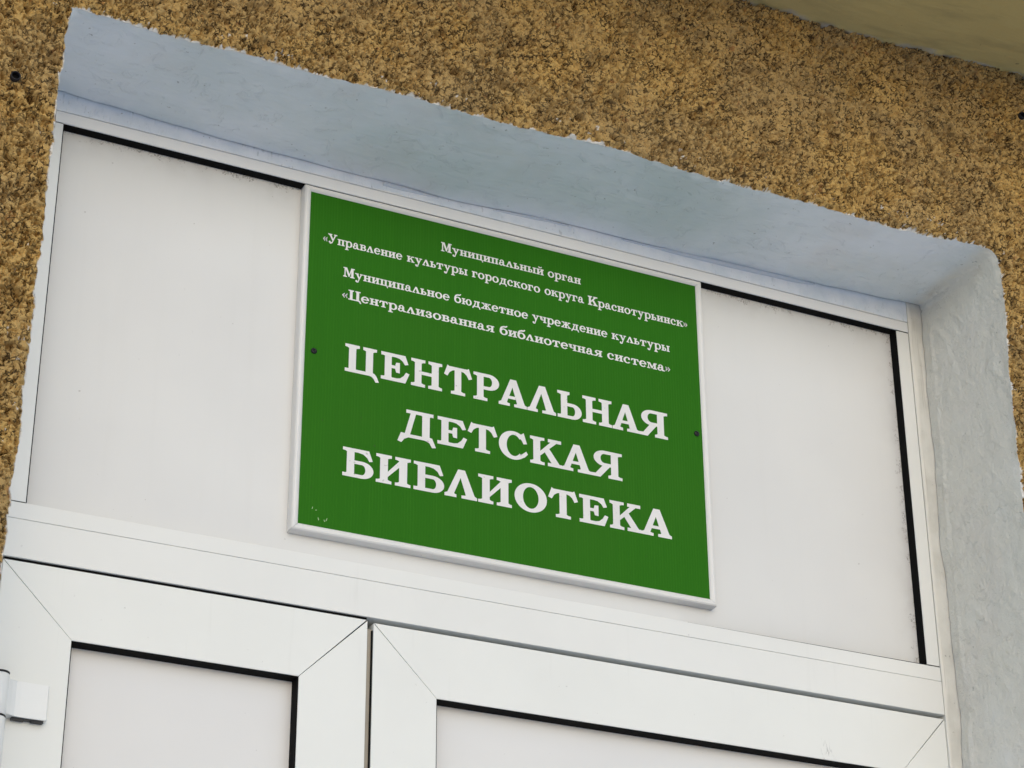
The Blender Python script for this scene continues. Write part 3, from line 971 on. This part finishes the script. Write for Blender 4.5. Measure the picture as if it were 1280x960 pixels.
def st(x0, x1, a, b, y0=0, y1=xh):
    return [R(x0, y0, x1, y1), SER(a, b, y0, 1, x0, x1, 10, 1), SER(a, b, y1, -1, x0, x1, 10, 1)]


GL['н'] = (82, st(10, 30, 0, 38) + st(52, 72, 44, 82) + [R(30, 27, 52, 37)])
GL['п'] = (82, st(10, 30, 0, 38) + st(52, 72, 44, 82) + [R(20, 54, 62, 64)])
GL['и'] = (84, st(10, 30, 0, 38) + st(54, 74, 46, 84) + [[(30, 12), (30, 26), (54, 54), (54, 39)]])
GL['й'] = (84, GL['и'][1] + [ARC(42, 90, 21, 17, 12, 6, 180, 360, 12)])
GL['ц'] = (80, [R(10, 0, 30, 64), R(50, 0, 70, 64), SER(0, 38, 64, -1, 10, 30, 10, 1), SER(42, 78, 64, -1, 50, 70, 10, 1), R(0, 0, 72, 10), [(66, 0), (70, 10), (78, 8), (85, -17), (75, -18), (70, -5)]])
GL['ь'] = (66, [R(10, 0, 30, 64), SER(0, 38, 64, -1, 10, 30, 10, 1), R(0, 0, 42, 10), R(30, 28, 42, 38), ARC(42, 19, 23, 19, 6, 9.5, -90, 90)])
GL['ы'] = (98, [R(10, 0, 28, 64), SER(0, 36, 64, -1, 10, 28, 10, 1), R(0, 0, 36, 10), R(28, 28, 36, 38), ARC(36, 19, 21, 19, 5, 9.5, -90, 90)] + st(69, 88, 60, 98))
GL['л'] = (80, [[(4, 8), (17, 8), (40, 54), (36, 66), (32, 66)], [(32, 66), (48, 66), (74, 8), (52, 8), (34, 52)], R(0, 0, 30, 10), R(42, 0, 80, 10)])
GL['м'] = (100, [R(12, 0, 21, 60), R(70, 0, 90, 60), R(0, 0, 32, 10), R(60, 0, 100, 10), R(0, 54, 30, 64), R(72, 54, 100, 64), [(14, 64), (32, 64), (56, 20), (46, 4)], [(44, 4), (54, 4), (80, 64), (70, 64)]])
GL['т'] = (78, [R(29, 0, 49, 60), SER(18, 60, 0, 1, 29, 49, 10, 1), R(8, 54, 70, 64), [(5, 64), (0, 40), (8, 38), (18, 54), (18, 64)], [(73, 64), (78, 40), (70, 38), (60, 54), (60, 64)]])
GL['г'] = (66, [R(10, 0, 30, 60), SER(0, 42, 0, 1, 10, 30, 10, 1), R(0, 54, 52, 64), [(48, 64), (60, 64), (66, 38), (57, 36), (46, 54)]])
GL['к'] = (84, st(10, 30, 0, 38) + [[(30, 24), (30, 36), (54, 60), (68, 60)], [(38, 36), (50, 44), (80, 6), (60, 6)], R(50, 0, 84, 10), R(50, 54, 80, 64)])
GL['ж'] = (112, [R(46, 0, 66, 64), R(38, 0, 74, 10), R(38, 54, 74, 64), [(46, 24), (46, 36), (30, 60), (16, 60)], [(66, 24), (66, 36), (82, 60), (96, 60)],
                 [(46, 40), (38, 42), (6, 6), (24, 6)], [(66, 40), (74, 42), (106, 6), (88, 6)], R(0, 0, 32, 10), R(80, 0, 112, 10), R(6, 54, 32, 64), R(80, 54, 106, 64)])
GL['я'] = (82, [R(52, 0, 72, 64), SER(44, 82, 0, 1, 52, 72, 10, 1), R(52, 54, 82, 64), R(34, 55, 52, 64), R(34, 27, 52, 36), ARC(34, 45.5, 26, 18.5, 8, 9.5, 90, 270), [(24, 0), (52, 30), (34, 32), (14, 10), (0, 10), (0, 0)]])
GL['в'] = (74, [R(10, 0, 30, 64), R(0, 0, 46, 10), R(0, 54, 44, 64), R(28, 29, 46, 37), ARC(44, 48, 24, 16, 6, 6.5, -90, 90), ARC(46, 18, 27, 18, 8, 8.5, -90, 90)])
GL['ч'] = (80, [SER(0, 36, 64, -1, 8, 28, 10, 1), [(8, 60), (28, 60), (28, 42), (32, 34), (50, 33), (50, 22), (24, 22), (12, 30), (8, 42)]] + st(50, 70, 42, 80))
GL['д'] = (92, [R(54, 4, 74, 60), R(20, 54, 84, 64), [(16, 8), (30, 8), (44, 58), (32, 58)], R(10, 0, 80, 10), [(8, 10), (0, -16), (10, -18), (22, 0), (22, 10)], [(70, 0), (74, 10), (84, 8), (92, -16), (82, -18)]])
GL['а'] = (76, [R(40, 8, 59, 46), ARC(34, 42, 25, 24, 10, 15, 0, 160, 14), ARC(17, 46, 9, 9, 0.1, 0.1, 0, 360, 12), ARC(26, 18, 25, 20, 8, 10, 70, 300, 20), R(28, 30, 44, 38),
                 [(30, -2), (44, 6), (42, 16), (26, 8)], [(42, 12), (50, 0), (76, 0), (76, 10), (64, 11), (59, 20)]])
GL['е'] = (74, [ARC(37, 32, 37, 34, 18, 24, 8, 325, 28, 38), R(16, 29, 73, 39)])
GL['о'] = (78, [ARC(39, 32, 39, 34, 19, 24, 0, 360, 32)])
GL['с'] = (70, [ARC(37, 32, 37, 34, 18, 24, 45, 325, 26, 38), ARC(56, 47, 11, 11, 0.1, 0.1, 0, 360, 14)])
GL['р'] = (82, [R(10, -30, 30, 64), R(0, 54, 30, 64), SER(0, 42, -32, 1, 10, 30, 10, 1), ARC(46, 32, 36, 34, 16, 24, -140, 140, 24)])
GL['у'] = (80, [SER(0, 36, 64, -1, 10, 28, 10, 1), SER(50, 80, 64, -1, 60, 70, 10, 1), [(9, 58), (30, 58), (50, 16), (40, 0)], [(58, 58), (70, 58), (38, -18), (26, -24), (30, -10)], ARC(22, -18, 18, 14, 8, 4, 200, 350, 10), ARC(14, -18, 10, 10, 0.1, 0.1, 0, 360, 14)])
GL['б'] = (78, [ARC(39, 32, 39, 34, 19, 22, 0, 360, 32), [(0, 34), (2, 58), (10, 76), (24, 86), (22, 60), (16, 40)], [(10, 72), (20, 84), (40, 92), (58, 92), (68, 100), (76, 98), (70, 84), (58, 78), (34, 76), (18, 64)]])
GL['ю'] = (110, st(10, 29, 0, 38) + [R(29, 27, 46, 37), ARC(76, 32, 34, 34, 15, 24, 0, 360, 30)])
GL['з'] = (66, [ARC(32, 48, 26, 18, 8, 9, -90, 150, 18), ARC(32, 18, 32, 20, 11, 10, -160, 90, 20), R(22, 29, 34, 38), ARC(14, 48, 9, 9, 0.1, 0.1, 0, 360, 12), ARC(11, 16, 9, 9, 0.1, 0.1, 0, 360, 12)])
GL['«'] = (52, [[(0, 33), (20, 57), (25, 55), (13, 33), (25, 11), (20, 9)], [(25, 33), (45, 57), (50, 55), (38, 33), (50, 11), (45, 9)]])
GL['»'] = (52, mir(52, GL['«'][1]))
GL['Ц'] = GL['Ц']


def build_glyph(bm, ch, x0, x1, z0, sc, y, lay):
    W, prims = GL[ch]
    sx = (x1 - x0) / W
    for i, p in enumerate(prims):
        yy = y - (i + 1) * lay
        if isinstance(p, tuple):
            _, o, q = p
            vo = [bm.verts.new((x0 + a * sx, yy, z0 + b * sc)) for a, b in o]
            vi = [bm.verts.new((x0 + a * sx, yy, z0 + b * sc)) for a, b in q]
            for j in range(len(o) - 1):
                bm.faces.new((vo[j], vo[j + 1], vi[j + 1], vi[j]))
        else:
            f = bm.faces.new([bm.verts.new((x0 + a * sx, yy, z0 + b * sc)) for a, b in p])
            bmesh.ops.triangulate(bm, faces=[f])


def lettering(bm, label):
    me = bpy.data.meshes.new('lettering')
    for f in bm.faces:
        f.normal_update()
        if f.normal.y > 0: f.normal_flip()
    bm.to_mesh(me); bm.free()
    o = link('lettering', me, M_LETTER, sign)
    o['label'] = label
    return o


YB = 0.0034
BIG = [(0.0268 * 0 + 226.9, 40.8, [('Ц', 55.6, 100.8), ('Е', 107.0, 148.1), ('Н', 150.5, 195.8), ('Т', 198.7, 240.2), ('Р', 242.3, 280.7), ('А', 280.0, 322.5),
                                  ('Л', 323.2, 367.0), ('Ь', 369.5, 406.7), ('Н', 408.3, 453.8), ('А', 454.6, 496.5), ('Я', 495.6, 542.5)]),
       (149.0, 40.4, [('Д', 132.1, 187.9), ('Е', 189.9, 233.1), ('Т', 234.0, 277.9), ('С', 280.1, 323.4), ('К', 326.8, 374.8), ('А', 374.4, 419.2), ('Я', 418.4, 467.8)]),
       (76.5, 40.7, [('Б', 56.7, 99.8), ('И', 103.3, 152.2), ('Б', 156.5, 200.2), ('Л', 200.8, 248.0), ('И', 249.6, 298.9), ('О', 303.1, 351.2), ('Т', 353.2, 398.2),
                     ('Е', 400.2, 444.3), ('К', 446.6, 495.0), ('А', 495.0, 542.4)])]
for z, capH, ls in BIG:
    bm = bmesh.new()
    for ch, a, b in ls:
        build_glyph(bm, ch, a / 1000, b / 1000, z / 1000, capH / 100000, YB, 0.00002)
    lettering(bm, 'large white capital lettering')
SMALL = [(443.3, 14.4, [('Муниципальный', 192.3, 351.0), ('орган', 357.4, 409.8)]),
         (413.8, 14.6, [('«Управление', 18.5, 134.6), ('культуры', 141.5, 232.7), ('городского', 239.5, 345.0), ('округа', 351.9, 414.2), ('Краснотурьинск»', 420.6, 582.4)]),
         (367.6, 14.6, [('Муниципальное', 49.3, 206.0), ('бюджетное', 212.8, 325.7), ('учреждение', 332.0, 450.5), ('культуры', 457.3, 551.2)]),
         (334.2, 15.0, [('«Централизованная', 48.5, 273.6), ('библиотечная', 281.8, 441.4), ('система»', 449.3, 550.8)])]
GAP = 5
for z, capH, ws in SMALL:
    bm = bmesh.new()
    for w_, a, b in ws:
        tot = sum(GL[c][0] for c in w_) + GAP * (len(w_) - 1)
        k_ = (b - a) / tot
        x = a
        for c in w_:
            build_glyph(bm, c, x / 1000, (x + GL[c][0] * k_) / 1000, z / 1000, capH / 100000, YB, 0.00002)
            x += (GL[c][0] + GAP) * k_
    lettering(bm, 'small white lettering')
